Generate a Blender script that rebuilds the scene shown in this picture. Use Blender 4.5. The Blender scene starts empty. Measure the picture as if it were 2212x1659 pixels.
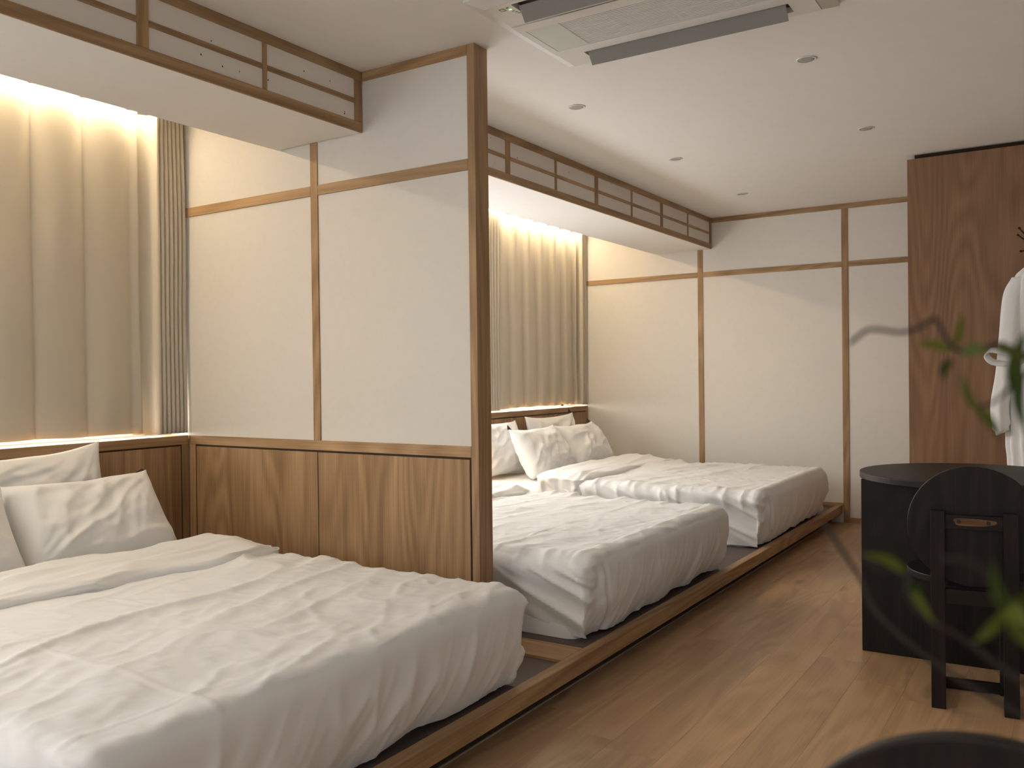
import bpy, bmesh, math, random
import numpy as np
from mathutils import Vector, Matrix

# ------------------------------------------------------------------ camera
S = bpy.context.scene
COL = S.collection
F_PX, YAW, PITCH, ROLL = 1895.6, 0.57015, -0.0085, -0.01189
EYE = Vector((0.0, 0.0, 1.2))
sy, cy = math.sin(YAW), math.cos(YAW)
fw = Vector((-sy, cy, 0)); rt = Vector((cy, sy, 0)); up = Vector((0, 0, 1))
cp, sp = math.cos(PITCH), math.sin(PITCH)
fw, up = fw * cp + up * sp, up * cp - fw * sp
cr, sr = math.cos(ROLL), math.sin(ROLL)
rt, up = rt * cr + up * sr, up * cr - rt * sr
cd = bpy.data.cameras.new('camera')
cam = bpy.data.objects.new('camera', cd)
COL.objects.link(cam)
M = Matrix((rt, up, -fw)).transposed().to_4x4()
M.translation = EYE
cam.matrix_world = M
cd.sensor_fit = 'HORIZONTAL'; cd.sensor_width = 36.0
cd.lens = F_PX / 2212 * 36.0
cd.clip_start = 0.05
cd.dof.use_dof = True
cd.dof.focus_distance = 3.9
cd.dof.aperture_fstop = 4.6
S.camera = cam

# ------------------------------------------------------------------ exposure, world, daylight
S.view_settings.view_transform = 'Standard'
S.view_settings.look = 'None'
S.view_settings.gamma = 1.0
S.view_settings.use_curve_mapping = False
S.view_settings.exposure = 0.2
W = bpy.data.worlds.new('world'); S.world = W; W.use_nodes = True
bg = W.node_tree.nodes['Background']
bg.inputs['Color'].default_value = (0.92, 0.96, 1.0, 1)
bg.inputs['Strength'].default_value = 1.4

def area(name, loc, rot, sx, sy_, power, color, spread=math.pi):
    l = bpy.data.lights.new(name, 'AREA'); l.shape = 'RECTANGLE'
    l.size, l.size_y, l.energy, l.color, l.spread = sx, sy_, power, color, spread
    o = bpy.data.objects.new(name, l); COL.objects.link(o)
    o.location = loc; o.rotation_euler = rot
    return o
TOX = (0, -math.pi / 2, 0)                    # area light shining towards +X
DAY = (0.95, 0.975, 1.0)
# daylight entering the open halves of the two windows
area('daylight_near', (-4.0, -0.55, 1.6), TOX, 1.2, 1.9, 36, DAY)
area('fill_back', (-0.4, -2.55, 1.55), (math.pi / 2, 0, 0), 3.4, 1.2, 12, DAY)  # fill light added behind the camera, at an unseen back window
area('daylight_far', (-4.0, 4.45, 1.22), TOX, 0.55, 2.2, 25, DAY)
# daylight behind the drawn curtains, leaking under the hems
area('daylight_hem_near', (-4.0, 1.75, 1.01), TOX, 0.16, 2.2, 18, (1.0, 0.93, 0.82))
area('daylight_hem_far', (-4.0, 6.4, 1.01), TOX, 0.16, 1.7, 16, (1.0, 0.93, 0.82))

# ------------------------------------------------------------------ dimensions solved from the photograph
ZC, YP, XP, PT = 2.545, 2.907, -2.0275, 0.095     # ceiling, partition plane, its end, its thickness
XB, ZB, XS, YF = -2.630, 2.280, -3.163, 7.320     # beam face, beam underside, pocket edge, far wall
XH, ZRT, ZRB = -3.8465, 0.9176, 0.872             # headboard face, cap rail top and bottom
XR, XRI, ZR, ZRL, XPL = -1.568, -1.615, 0.141, 0.077, -1.6515
XWW = -4.06                                       # inner face of the window wall
X1, Y0 = 1.70, -2.6                               # room's other two walls
DECK = 0.129

# ------------------------------------------------------------------ node materials
def new_mat(name):
    m = bpy.data.materials.new(name); m.use_nodes = True
    nt = m.node_tree
    return m, nt, nt.nodes['Principled BSDF'], nt.nodes, nt.links

def plain(name, col, rough=0.6, bump=0.0, bscale=200, var=0.0, vscale=3.0, spec=0.5, metallic=0.0):
    m, nt, b, N, L = new_mat(name)
    b.inputs['Base Color'].default_value = (*col, 1)
    b.inputs['Roughness'].default_value = rough
    b.inputs['Specular IOR Level'].default_value = spec
    b.inputs['Metallic'].default_value = metallic
    tc = N.new('ShaderNodeTexCoord')
    if var:
        n = N.new('ShaderNodeTexNoise'); n.inputs['Scale'].default_value = vscale; n.inputs['Detail'].default_value = 4
        L.new(tc.outputs['Object'], n.inputs['Vector'])
        r = N.new('ShaderNodeValToRGB')
        r.color_ramp.elements[0].position = 0.3; r.color_ramp.elements[1].position = 0.7
        r.color_ramp.elements[0].color = (*[c * (1 - var) for c in col], 1)
        r.color_ramp.elements[1].color = (*[min(1, c * (1 + var)) for c in col], 1)
        L.new(n.outputs['Fac'], r.inputs['Fac']); L.new(r.outputs['Color'], b.inputs['Base Color'])
    if bump:
        n2 = N.new('ShaderNodeTexNoise'); n2.inputs['Scale'].default_value = bscale; n2.inputs['Detail'].default_value = 3
        L.new(tc.outputs['Object'], n2.inputs['Vector'])
        bp = N.new('ShaderNodeBump'); bp.inputs['Strength'].default_value = bump; bp.inputs['Distance'].default_value = 0.002
        L.new(n2.outputs['Fac'], bp.inputs['Height']); L.new(bp.outputs['Normal'], b.inputs['Normal'])
    return m

def wood(name, dark, mid, light, axis, tone=0.10, rough=0.55, ring=95.0, cross=3.4, along=0.42, pores=1.0, knots=0.0, bump=0.25, spec=0.4):
    m, nt, b, N, L = new_mat(name)
    b.inputs['Roughness'].default_value = rough
    b.inputs['Specular IOR Level'].default_value = spec
    tc = N.new('ShaderNodeTexCoord'); oi = N.new('ShaderNodeObjectInfo')
    mul = N.new('ShaderNodeMath'); mul.operation = 'MULTIPLY'; mul.inputs[1].default_value = 37.0
    L.new(oi.outputs['Random'], mul.inputs[0])
    comb = N.new('ShaderNodeCombineXYZ')
    for i in range(3): L.new(mul.outputs[0], comb.inputs[i])
    add = N.new('ShaderNodeVectorMath'); add.operation = 'ADD'
    L.new(tc.outputs['Object'], add.inputs[0]); L.new(comb.outputs[0], add.inputs[1])
    def stretched(c, a):
        mp = N.new('ShaderNodeMapping')
        s = [c, c, c]; s['xyz'.index(axis)] = a
        mp.inputs['Scale'].default_value = s
        L.new(add.outputs[0], mp.inputs['Vector']); return mp
    n1 = N.new('ShaderNodeTexNoise'); n1.inputs['Scale'].default_value = 1; n1.inputs['Detail'].default_value = 1.2
    n1.inputs['Distortion'].default_value = 0.25
    L.new(stretched(cross, along).outputs[0], n1.inputs['Vector'])
    k = N.new('ShaderNodeMath'); k.operation = 'MULTIPLY'; k.inputs[1].default_value = ring
    L.new(n1.outputs['Fac'], k.inputs[0])
    sn0 = N.new('ShaderNodeMath'); sn0.operation = 'SINE'; L.new(k.outputs[0], sn0.inputs[0])
    nm = N.new('ShaderNodeTexNoise'); nm.inputs['Scale'].default_value = 1; nm.inputs['Detail'].default_value = 2
    L.new(stretched(5.0, 0.9).outputs[0], nm.inputs['Vector'])
    sn = N.new('ShaderNodeMath'); sn.operation = 'MULTIPLY'
    L.new(sn0.outputs[0], sn.inputs[0]); L.new(nm.outputs['Fac'], sn.inputs[1])
    n2 = N.new('ShaderNodeTexNoise'); n2.inputs['Scale'].default_value = 1; n2.inputs['Detail'].default_value = 3
    n2.inputs['Roughness'].default_value = 0.65
    L.new(stretched(190, 3.0).outputs[0], n2.inputs['Vector'])
    n3 = N.new('ShaderNodeTexNoise'); n3.inputs['Scale'].default_value = 1; n3.inputs['Detail'].default_value = 3
    L.new(stretched(11.0, 0.7).outputs[0], n3.inputs['Vector'])
    a1 = N.new('ShaderNodeMath'); a1.operation = 'MULTIPLY_ADD'; a1.inputs[1].default_value = 0.24; a1.inputs[2].default_value = -0.20 - 0.15 * pores
    L.new(sn.outputs[0], a1.inputs[0])
    a2 = N.new('ShaderNodeMath'); a2.operation = 'MULTIPLY_ADD'; a2.inputs[1].default_value = 0.80 * pores
    L.new(n2.outputs['Fac'], a2.inputs[0]); L.new(a1.outputs[0], a2.inputs[2])
    a3 = N.new('ShaderNodeMath'); a3.operation = 'MULTIPLY_ADD'; a3.inputs[1].default_value = 0.80 + 0.1 * (1 - pores)
    L.new(n3.outputs['Fac'], a3.inputs[0]); L.new(a2.outputs[0], a3.inputs[2])
    fac = a3
    r = N.new('ShaderNodeValToRGB'); e = r.color_ramp.elements
    e[0].position = 0.18; e[0].color = (*dark, 1); e[1].position = 0.82; e[1].color = (*light, 1)
    m2 = e.new(0.5); m2.color = (*mid, 1)
    L.new(fac.outputs[0], r.inputs['Fac'])
    out = r.outputs['Color']
    if knots:
        mpk = stretched(4.2, 1.5)
        v = N.new('ShaderNodeTexVoronoi'); v.inputs['Scale'].default_value = 1.0
        nd = N.new('ShaderNodeTexNoise'); nd.inputs['Scale'].default_value = 5.0
        L.new(add.outputs[0], nd.inputs['Vector'])
        mx = N.new('ShaderNodeMixRGB'); mx.blend_type = 'ADD'; mx.inputs[0].default_value = 0.35
        L.new(mpk.outputs[0], mx.inputs[1]); L.new(nd.outputs['Color'], mx.inputs[2])
        L.new(mx.outputs[0], v.inputs['Vector'])
        kr = N.new('ShaderNodeValToRGB'); kr.color_ramp.elements[0].position = 0.03; kr.color_ramp.elements[1].position = 0.17
        kr.color_ramp.elements[0].color = (1 - knots,) * 3 + (1,); kr.color_ramp.elements[1].color = (1, 1, 1, 1)
        L.new(v.outputs['Distance'], kr.inputs['Fac'])
        mm = N.new('ShaderNodeMixRGB'); mm.blend_type = 'MULTIPLY'; mm.inputs[0].default_value = 1.0
        L.new(out, mm.inputs[1]); L.new(kr.outputs['Color'], mm.inputs[2]); out = mm.outputs[0]
    # small tone shift from piece to piece
    hs = N.new('ShaderNodeHueSaturation')
    mr = N.new('ShaderNodeMapRange'); mr.inputs['To Min'].default_value = 1 - tone; mr.inputs['To Max'].default_value = 1 + tone
    L.new(oi.outputs['Random'], mr.inputs['Value']); L.new(mr.outputs[0], hs.inputs['Value'])
    L.new(out, hs.inputs['Color']); L.new(hs.outputs['Color'], b.inputs['Base Color'])
    bp = N.new('ShaderNodeBump'); bp.inputs['Strength'].default_value = bump; bp.inputs['Distance'].default_value = 0.001
    L.new(a2.outputs[0], bp.inputs['Height']); L.new(bp.outputs['Normal'], b.inputs['Normal'])
    return m

OAK = {a: wood('oak_' + a, (0.255, 0.150, 0.070), (0.385, 0.240, 0.120), (0.50, 0.330, 0.178), a) for a in 'xyz'}
VENEER = wood('closet_veneer', (0.20, 0.106, 0.055), (0.255, 0.138, 0.072), (0.315, 0.180, 0.096), 'z', ring=110, cross=3.0, along=0.4)
FLOOR = wood('floor_oak', (0.41, 0.265, 0.147), (0.505, 0.332, 0.188), (0.59, 0.40, 0.234), 'y', tone=0.045, rough=0.40, ring=60, cross=4.5, along=0.8, pores=0.8, knots=0.45, bump=0.12)
DARK = {a: wood('dark_pine_' + a, (0.0035, 0.0022, 0.002), (0.0105, 0.0060, 0.0050), (0.022, 0.0135, 0.0105), a, rough=0.46, spec=0.3, ring=80, cross=4, along=0.5, bump=0.3) for a in 'xyz'}
RAW = wood('raw_pine', (0.05, 0.022, 0.010), (0.15, 0.07, 0.03), (0.26, 0.13, 0.055), 'x')
PAPER = plain('wallpaper', (0.77, 0.74, 0.69), 0.9, bump=0.25, bscale=160, var=0.012, vscale=30)
CEIL = plain('ceiling_paper', (0.845, 0.815, 0.775), 0.9, bump=0.15, bscale=220, var=0.01, vscale=14)
SHADOW = plain('reveal_shade', (0.035, 0.018, 0.010), 0.8)  # dark brown puts the shade of gaps and recesses into the colour
VINYL = plain('brown_vinyl', (0.088, 0.062, 0.055), 0.5, bump=0.1, bscale=300, var=0.04, vscale=6)
CAULK = plain('caulk', (0.42, 0.34, 0.26), 0.6)
PLASTIC = plain('white_plastic', (0.72, 0.70, 0.665), 0.45, var=0.01)
GREYP = plain('grey_shaded_plastic', (0.26, 0.25, 0.235), 0.5, var=0.02)  # grey parts, and louvers with their shade put into the colour
GLASSP = plain('pale_filter', (0.62, 0.65, 0.60), 0.4, var=0.01)
BLACK = plain('black_metal', (0.012, 0.011, 0.011), 0.4, metallic=0.3)
LINEN = None
def linen(name, col, bump=0.35, scale=9.0, crease=0.0):
    m, nt, b, N, L = new_mat(name)
    b.inputs['Base Color'].default_value = (*col, 1); b.inputs['Roughness'].default_value = 0.78
    b.inputs['Specular IOR Level'].default_value = 0.25
    b.inputs['Sheen Weight'].default_value = 0.25; b.inputs['Sheen Roughness'].default_value = 0.4
    tc = N.new('ShaderNodeTexCoord')
    n = N.new('ShaderNodeTexNoise'); n.inputs['Scale'].default_value = scale; n.inputs['Detail'].default_value = 5
    n.inputs['Distortion'].default_value = 1.2
    L.new(tc.outputs['Object'], n.inputs['Vector'])
    n2 = N.new('ShaderNodeTexNoise'); n2.inputs['Scale'].default_value = 900; n2.inputs['Detail'].default_value = 1
    L.new(tc.outputs['Object'], n2.inputs['Vector'])
    b1 = N.new('ShaderNodeBump'); b1.inputs['Strength'].default_value = bump; b1.inputs['Distance'].default_value = 0.010
    L.new(n.outputs['Fac'], b1.inputs['Height'])
    b2 = N.new('ShaderNodeBump'); b2.inputs['Strength'].default_value = 0.12; b2.inputs['Distance'].default_value = 0.0005
    L.new(n2.outputs['Fac'], b2.inputs['Height']); L.new(b1.outputs['Normal'], b2.inputs['Normal'])
    if crease:   # sharp small creases of crumpled cotton
        mp = N.new('ShaderNodeMapping'); mp.inputs['Rotation'].default_value = (0.3, 0.2, 0.5); mp.inputs['Scale'].default_value = (1.5, 0.62, 1.0)
        L.new(tc.outputs['Object'], mp.inputs['Vector'])
        n4 = N.new('ShaderNodeTexNoise'); n4.noise_type = 'RIDGED_MULTIFRACTAL'
        n4.inputs['Scale'].default_value = 4.2; n4.inputs['Detail'].default_value = 2.0; n4.inputs['Distortion'].default_value = 0.5
        L.new(mp.outputs[0], n4.inputs['Vector'])
        b4 = N.new('ShaderNodeBump'); b4.inputs['Strength'].default_value = crease; b4.inputs['Distance'].default_value = 0.006
        L.new(n4.outputs['Fac'], b4.inputs['Height']); L.new(b4.outputs['Normal'], b1.inputs['Normal'])
    L.new(b2.outputs['Normal'], b.inputs['Normal'])
    return m
LINEN = linen('white_cotton', (0.835, 0.84, 0.84), 0.10, 7, 0.45)
SHEET = linen('white_sheet', (0.835, 0.84, 0.84), 0.2, 5)
ROBE = linen('waffle_cotton', (0.88, 0.875, 0.87), 0.3, 14)
CURT = linen('curtain_beige', (0.61, 0.55, 0.45), 0.06, 6)
TAG = plain('black_tag', (0.012, 0.012, 0.015), 0.6)

def flecked():
    m, nt, b, N, L = new_mat('flecked_paper')
    b.inputs['Roughness'].default_value = 0.9
    tc = N.new('ShaderNodeTexCoord'); oi = N.new('ShaderNodeObjectInfo')
    mul = N.new('ShaderNodeMath'); mul.operation = 'MULTIPLY'; mul.inputs[1].default_value = 53
    L.new(oi.outputs['Random'], mul.inputs[0])
    cb = N.new('ShaderNodeCombineXYZ')
    for i in range(3): L.new(mul.outputs[0], cb.inputs[i])
    ad = N.new('ShaderNodeVectorMath'); ad.operation = 'ADD'
    L.new(tc.outputs['Object'], ad.inputs[0]); L.new(cb.outputs[0], ad.inputs[1])
    mp = N.new('ShaderNodeMapping'); mp.inputs['Scale'].default_value = (1, 1.0, 0.8)
    L.new(ad.outputs[0], mp.inputs['Vector'])
    v = N.new('ShaderNodeTexVoronoi'); v.inputs['Scale'].default_value = 19
    L.new(mp.outputs[0], v.inputs['Vector'])
    r = N.new('ShaderNodeValToRGB'); r.color_ramp.interpolation = 'CONSTANT'
    r.color_ramp.elements[0].color = (0.03, 0.025, 0.02, 1); r.color_ramp.elements[1].position = 0.055
    r.color_ramp.elements[1].color = (0.78, 0.735, 0.68, 1)
    L.new(v.outputs['Distance'], r.inputs['Fac'])
    L.new(r.outputs['Color'], b.inputs['Base Color'])
    return m
FLECK = flecked()

def emit(name, col, strength):
    m, nt, b, N, L = new_mat(name)
    b.inputs['Base Color'].default_value = (*col, 1)
    b.inputs['Emission Color'].default_value = (*col, 1)
    b.inputs['Emission Strength'].default_value = strength
    return m
LED = emit('warm_led', (1.0, 0.79, 0.52), 60.0)
LAMPGLOW = emit('lamp_glow', (1.0, 0.68, 0.32), 26.0)
GREENLED = emit('green_led', (0.35, 1.0, 0.35), 1.2)

def glass():
    m, nt, b, N, L = new_mat('window_glass')
    N.remove(b)
    g = N.new('ShaderNodeBsdfGlossy'); g.inputs['Roughness'].default_value = 0.02
    t = N.new('ShaderNodeBsdfTransparent'); t.inputs['Color'].default_value = (0.95, 0.97, 0.97, 1)
    mx = N.new('ShaderNodeMixShader'); mx.inputs[0].default_value = 0.08
    L.new(t.outputs[0], mx.inputs[1]); L.new(g.outputs[0], mx.inputs[2])
    L.new(mx.outputs[0], N['Material Output'].inputs['Surface'])
    return m
GLASS = glass()

def leafmat():
    m, nt, b, N, L = new_mat('willow_leaf')
    tc = N.new('ShaderNodeTexCoord'); oi = N.new('ShaderNodeObjectInfo')
    r = N.new('ShaderNodeValToRGB')
    r.color_ramp.elements[0].color = (0.022, 0.055, 0.005, 1); r.color_ramp.elements[1].color = (0.19, 0.21, 0.013, 1)
    L.new(oi.outputs['Random'], r.inputs['Fac']); L.new(r.outputs['Color'], b.inputs['Base Color'])
    b.inputs['Roughness'].default_value = 0.45
    b.inputs['Subsurface Weight'].default_value = 0.0
    t = N.new('ShaderNodeBsdfTranslucent'); L.new(r.outputs['Color'], t.inputs['Color'])
    mx = N.new('ShaderNodeMixShader'); mx.inputs[0].default_value = 0.35
    L.new(b.outputs[0], mx.inputs[1]); L.new(t.outputs[0], mx.inputs[2])
    L.new(mx.outputs[0], N['Material Output'].inputs['Surface'])
    return m
LEAF = leafmat()
TWIG = plain('twig_bark', (0.022, 0.015, 0.013), 0.7, var=0.2, vscale=60)
POT = plain('grey_pot', (0.20, 0.19, 0.18), 0.7, var=0.06, vscale=9)

# ------------------------------------------------------------------ object helpers
def wloc(o):
    v = Vector((0, 0, 0))
    while o is not None:
        v = v + o.location; o = o.parent
    return v

def tag(o, label=None, cat=None, group=None, kind=None):
    if label: o['label'] = label
    if cat: o['category'] = cat
    if group: o['group'] = group
    if kind: o['kind'] = kind
    return o

def thing(name, label, cat, loc=(0, 0, 0), group=None, rz=0.0):
    o = bpy.data.objects.new(name, None); COL.objects.link(o)
    o.location = loc; o.rotation_euler = (0, 0, rz); o.empty_display_size = 0.1
    return tag(o, label, cat, group)

def link(name, me, mat, parent=None, loc=(0, 0, 0), smooth=False):
    if mat is not None: me.materials.append(mat)
    if smooth:
        me.polygons.foreach_set('use_smooth', [True] * len(me.polygons))
    o = bpy.data.objects.new(name, me); COL.objects.link(o)
    o.location = Vector(loc)
    if parent is not None: o.parent = parent
    return o

def box(name, x, y, z, mat, parent=None, bevel=0.0015, local=False):
    """Box between the given bounds; world coordinates, or the parent's when local."""
    c = Vector(((x[0] + x[1]) / 2, (y[0] + y[1]) / 2, (z[0] + z[1]) / 2))
    bm = bmesh.new(); bmesh.ops.create_cube(bm, size=1.0)
    for v in bm.verts:
        v.co = Vector((v.co.x * (x[1] - x[0]), v.co.y * (y[1] - y[0]), v.co.z * (z[1] - z[0])))
    if bevel:
        bmesh.ops.bevel(bm, geom=bm.edges[:], offset=bevel, segments=1, affect='EDGES', profile=0.5)
    me = bpy.data.meshes.new(name); bm.to_mesh(me); bm.free()
    if parent is not None and not local: c = c - wloc(parent)
    return link(name, me, mat, parent, c)

def boxes(name, lst, mat, parent=None, loc=(0, 0, 0)):
    """Several boxes of one continuous piece (a frame, a wall with openings) in one mesh."""
    bm = bmesh.new()
    for x, y, z in lst:
        r = bmesh.ops.create_cube(bm, size=1.0)
        for v in r['verts']:
            v.co = Vector(((x[0] + x[1]) / 2 + v.co.x * (x[1] - x[0]), (y[0] + y[1]) / 2 + v.co.y * (y[1] - y[0]), (z[0] + z[1]) / 2 + v.co.z * (z[1] - z[0]))) - Vector(loc)
    me = bpy.data.meshes.new(name); bm.to_mesh(me); bm.free()
    L = Vector(loc)
    if parent is not None: L = L - wloc(parent)
    return link(name, me, mat, parent, L)

def raw(name, verts, faces, mat, parent=None, loc=(0, 0, 0), smooth=True):
    me = bpy.data.meshes.new(name); me.from_pydata([tuple(v) for v in verts], [], faces); me.update()
    return link(name, me, mat, parent, loc, smooth)

def lathe(name, prof, mat, parent=None, loc=(0, 0, 0), n=40, smooth=True):
    vs, fs = [], []
    for r, z in prof:
        for i in range(n):
            a = 2 * math.pi * i / n; vs.append((r * math.cos(a), r * math.sin(a), z))
    for j in range(len(prof) - 1):
        for i in range(n):
            k = (i + 1) % n
            fs.append((j * n + i, j * n + k, (j + 1) * n + k, (j + 1) * n + i))
    fs.append(tuple(range(n))[::-1]); fs.append(tuple(range((len(prof) - 1) * n, len(prof) * n)))
    return raw(name, vs, fs, mat, parent, loc, smooth)

def disc(name, r, t, mat, parent, loc, axis='z', n=72, bevel=0.003):
    """Round board of thickness t, its face normal along axis."""
    bm = bmesh.new()
    bmesh.ops.create_cone(bm, cap_ends=True, segments=n, radius1=r, radius2=r, depth=t)
    if bevel:
        ed = [e for e in bm.edges if abs(e.verts[0].co.z - e.verts[1].co.z) < 1e-6]
        bmesh.ops.bevel(bm, geom=ed, offset=bevel, segments=2, affect='EDGES', profile=0.5)
    if axis == 'y': bmesh.ops.rotate(bm, verts=bm.verts[:], cent=(0, 0, 0), matrix=Matrix.Rotation(math.pi / 2, 3, 'X'))
    me = bpy.data.meshes.new(name); bm.to_mesh(me); bm.free()
    return link(name, me, mat, parent, loc)

def tube(name, pts, radii, mat, parent=None, loc=(0, 0, 0), n=8):
    P = [Vector(p) for p in pts]; vs, fs = [], []
    if not hasattr(radii, '__len__'): radii = [radii] * len(P)
    prev = None
    for i, p in enumerate(P):
        t = (P[min(i + 1, len(P) - 1)] - P[max(i - 1, 0)]).normalized()
        a = prev if prev is not None else (Vector((0, 0, 1)) if abs(t.z) < 0.9 else Vector((1, 0, 0)))
        u = (a - t * a.dot(t)).normalized(); prev = u; w = t.cross(u)
        for k in range(n):
            q = 2 * math.pi * k / n
            vs.append(p + (u * math.cos(q) + w * math.sin(q)) * radii[i])
    for i in range(len(P) - 1):
        for k in range(n):
            k2 = (k + 1) % n
            fs.append((i * n + k, i * n + k2, (i + 1) * n + k2, (i + 1) * n + k))
    fs.append(tuple(range(n))[::-1]); fs.append(tuple(range((len(P) - 1) * n, len(P) * n)))
    return raw(name, vs, fs, mat, parent, loc, True)

def spline(pts, k=6):
    """Catmull-Rom through pts."""
    P = [Vector(p) for p in pts]; P = [P[0] * 2 - P[1]] + P + [P[-1] * 2 - P[-2]]; out = []
    for i in range(1, len(P) - 2):
        a, b, c, d = P[i - 1], P[i], P[i + 1], P[i + 2]
        for j in range(k):
            t = j / k
            out.append(0.5 * ((2 * b) + (c - a) * t + (2 * a - 5 * b + 4 * c - d) * t * t + (3 * b - a - 3 * c + d) * t ** 3))
    out.append(P[-2]); return out

# numpy value noise, range 0..1
def _h(ix, iy, seed):
    n = (ix.astype(np.int64) * 374761393 + iy.astype(np.int64) * 668265263 + seed * 1442695041) & 0x7fffffff
    n = ((n ^ (n >> 13)) * 1274126177) & 0x7fffffff
    return ((n ^ (n >> 16)) & 0xffff) / 65535.0
def noise(x, y, seed=0):
    x = np.asarray(x, float); y = np.asarray(y, float)
    x0 = np.floor(x); y0 = np.floor(y); fx = x - x0; fy = y - y0
    fx = fx * fx * fx * (fx * (fx * 6 - 15) + 10); fy = fy * fy * fy * (fy * (fy * 6 - 15) + 10)
    a = _h(x0, y0, seed); b = _h(x0 + 1, y0, seed); c = _h(x0, y0 + 1, seed); d = _h(x0 + 1, y0 + 1, seed)
    return (a * (1 - fx) + b * fx) * (1 - fy) + (c * (1 - fx) + d * fx) * fy
def fbm(x, y, seed=0, o=3):
    s = 0; amp = 0.5
    for i in range(o):
        s = s + amp * noise(x * 2 ** i, y * 2 ** i, seed + i * 17); amp *= 0.5
    return s / (1 - 0.5 ** o)
def ridge(x, y, seed=0, p=3.0):
    return (1 - np.abs(2 * fbm(x, y, seed, 2) - 1)) ** p
def sstep(a, b, x):
    t = np.clip((x - a) / (b - a), 0, 1); return t * t * (3 - 2 * t)

# ------------------------------------------------------------------ room shell
st = lambda o: tag(o, kind='structure')
floor = st(box('floor', (XPL - 2.5, X1 + 0.1), (Y0 - 0.1, YF + 0.1), (-0.08, -0.006), SHADOW, bevel=0))
random.seed(5)
PW, PL = 0.184, 1.22
cols = int(math.ceil((X1 - XPL) / PW)); shared = {}
for i in range(cols):
    x0 = XPL + i * PW; x1 = min(x0 + PW, X1)
    y = Y0 - random.random() * PL
    while y < YF:
        a, b_ = max(y, Y0), min(y + PL, YF)
        if b_ - a > 0.02:
            key = (round(x1 - x0, 4), round(b_ - a, 4))
            if key in shared:
                o = bpy.data.objects.new('plank', shared[key]); COL.objects.link(o)
                o.location = Vector(((x0 + x1) / 2, (a + b_) / 2, -0.003)) - wloc(floor); o.parent = floor
            else:
                o = box('plank', (x0 + 0.0002, x1 - 0.0002), (a + 0.0002, b_ - 0.0002), (-0.006, 0.0), FLOOR, floor, bevel=0.0003)
                shared[key] = o.data
        y += PL

st(box('ceiling', (XWW - 0.1, X1 + 0.1), (Y0 - 0.1, YF + 0.1), (ZC, ZC + 0.08), CEIL, bevel=0))
st(box('wall_right', (X1, X1 + 0.1), (Y0 - 0.1, YF + 0.1), (-0.01, ZC), PAPER, bevel=0))
st(boxes('wall_back', [((XWW - 0.1, X1), (Y0 - 0.1, Y0), (-0.01, 0.9)), ((XWW - 0.1, X1), (Y0 - 0.1, Y0), (2.2, ZC)), ((XWW - 0.1, -2.15), (Y0 - 0.1, Y0), (0.9, 2.2)), ((1.35, X1), (Y0 - 0.1, Y0), (0.9, 2.2))], PAPER))
w3 = st(boxes('window_3', [((-2.15, 1.35), (Y0 - 0.08, Y0 - 0.03), (0.9, 0.95)), ((-2.15, 1.35), (Y0 - 0.08, Y0 - 0.03), (2.15, 2.2)), ((-2.15, -2.10), (Y0 - 0.08, Y0 - 0.03), (0.9, 2.2)), ((1.30, 1.35), (Y0 - 0.08, Y0 - 0.03), (0.9, 2.2))], PLASTIC))  # unseen window, added to let soft fill in from behind the camera
for k in range(3):
    box('pane', (-2.10 + k * 1.1367, -2.10 + (k + 1) * 1.1367 - 0.03), (Y0 - 0.058, Y0 - 0.052), (0.95, 2.15), GLASS, w3, bevel=0)
WZ0, WZ1 = ZRT, 2.26
WIN = [(-1.55, 2.87), (3.25, 7.28)]
wl = [((XWW - 0.12, XWW), (Y0, YF), (-0.01, WZ0 - 0.012)), ((XWW - 0.12, XWW), (Y0, YF), (WZ1, ZC))]
ys = [Y0] + [v for w in WIN for v in w] + [YF]
for k in range(0, len(ys), 2):
    wl.append(((XWW - 0.12, XWW), (ys[k], ys[k + 1]), (WZ0 - 0.012, WZ1)))
st(boxes('wall_window', wl, PAPER))
for i, (a, b_) in enumerate(WIN):
    xf = (XWW - 0.09, XWW - 0.03)
    w = st(boxes('window_%d' % (i + 1), [(xf, (a, b_), (WZ0 - 0.012, WZ0 + 0.012)), (xf, (a, b_), (WZ1 - 0.05, WZ1)), (xf, (a, a + 0.05), (WZ0, WZ1)), (xf, (b_ - 0.05, b_), (WZ0, WZ1))], PLASTIC))
    n = 3
    for k in range(1, n):
        yc = a + (b_ - a) * k / n
        box('mullion', xf, (yc - 0.025, yc + 0.025), (WZ0, WZ1), PLASTIC, w)
    for k in range(n):
        ya = a + (b_ - a) * k / n + 0.025; yb = a + (b_ - a) * (k + 1) / n - 0.025
        box('pane', (XWW - 0.064, XWW - 0.058), (ya, yb), (WZ0, WZ1 - 0.04), GLASS, w, bevel=0)

# far wall with its oak strips
wf = st(box('wall_far', (XWW - 0.1, X1 + 0.1), (YF + 0.004, YF + 0.1), (-0.01, ZC), PAPER, bevel=0))
tr = (YF - 0.004, YF + 0.006)
XFA, XFB, XFC, XFD = -2.7594, -2.7135, -1.5595, -1.511
box('vertical_strip', (XFA, XFB), tr, (DECK, ZB), OAK['z'], wf)
box('vertical_strip', (XFC, XFD), tr, (0.0, ZC - 0.041), OAK['z'], wf)
box('horizontal_strip', (XWW, XFA), tr, (2.042, 2.0853), OAK['x'], wf)
box('horizontal_strip', (XFB, XFC), tr, (2.042, 2.0853), OAK['x'], wf)
box('horizontal_strip', (XFD, -0.5), tr, (2.042, 2.0853), OAK['x'], wf)
box('top_rail', (XB - 0.01, -0.5), tr, (ZC - 0.041, ZC), OAK['x'], wf)
bb = st(box('baseboard_far', (XFD, X1), (YF - 0.008, YF + 0.004), (0, 0.046), OAK['x']))
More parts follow.
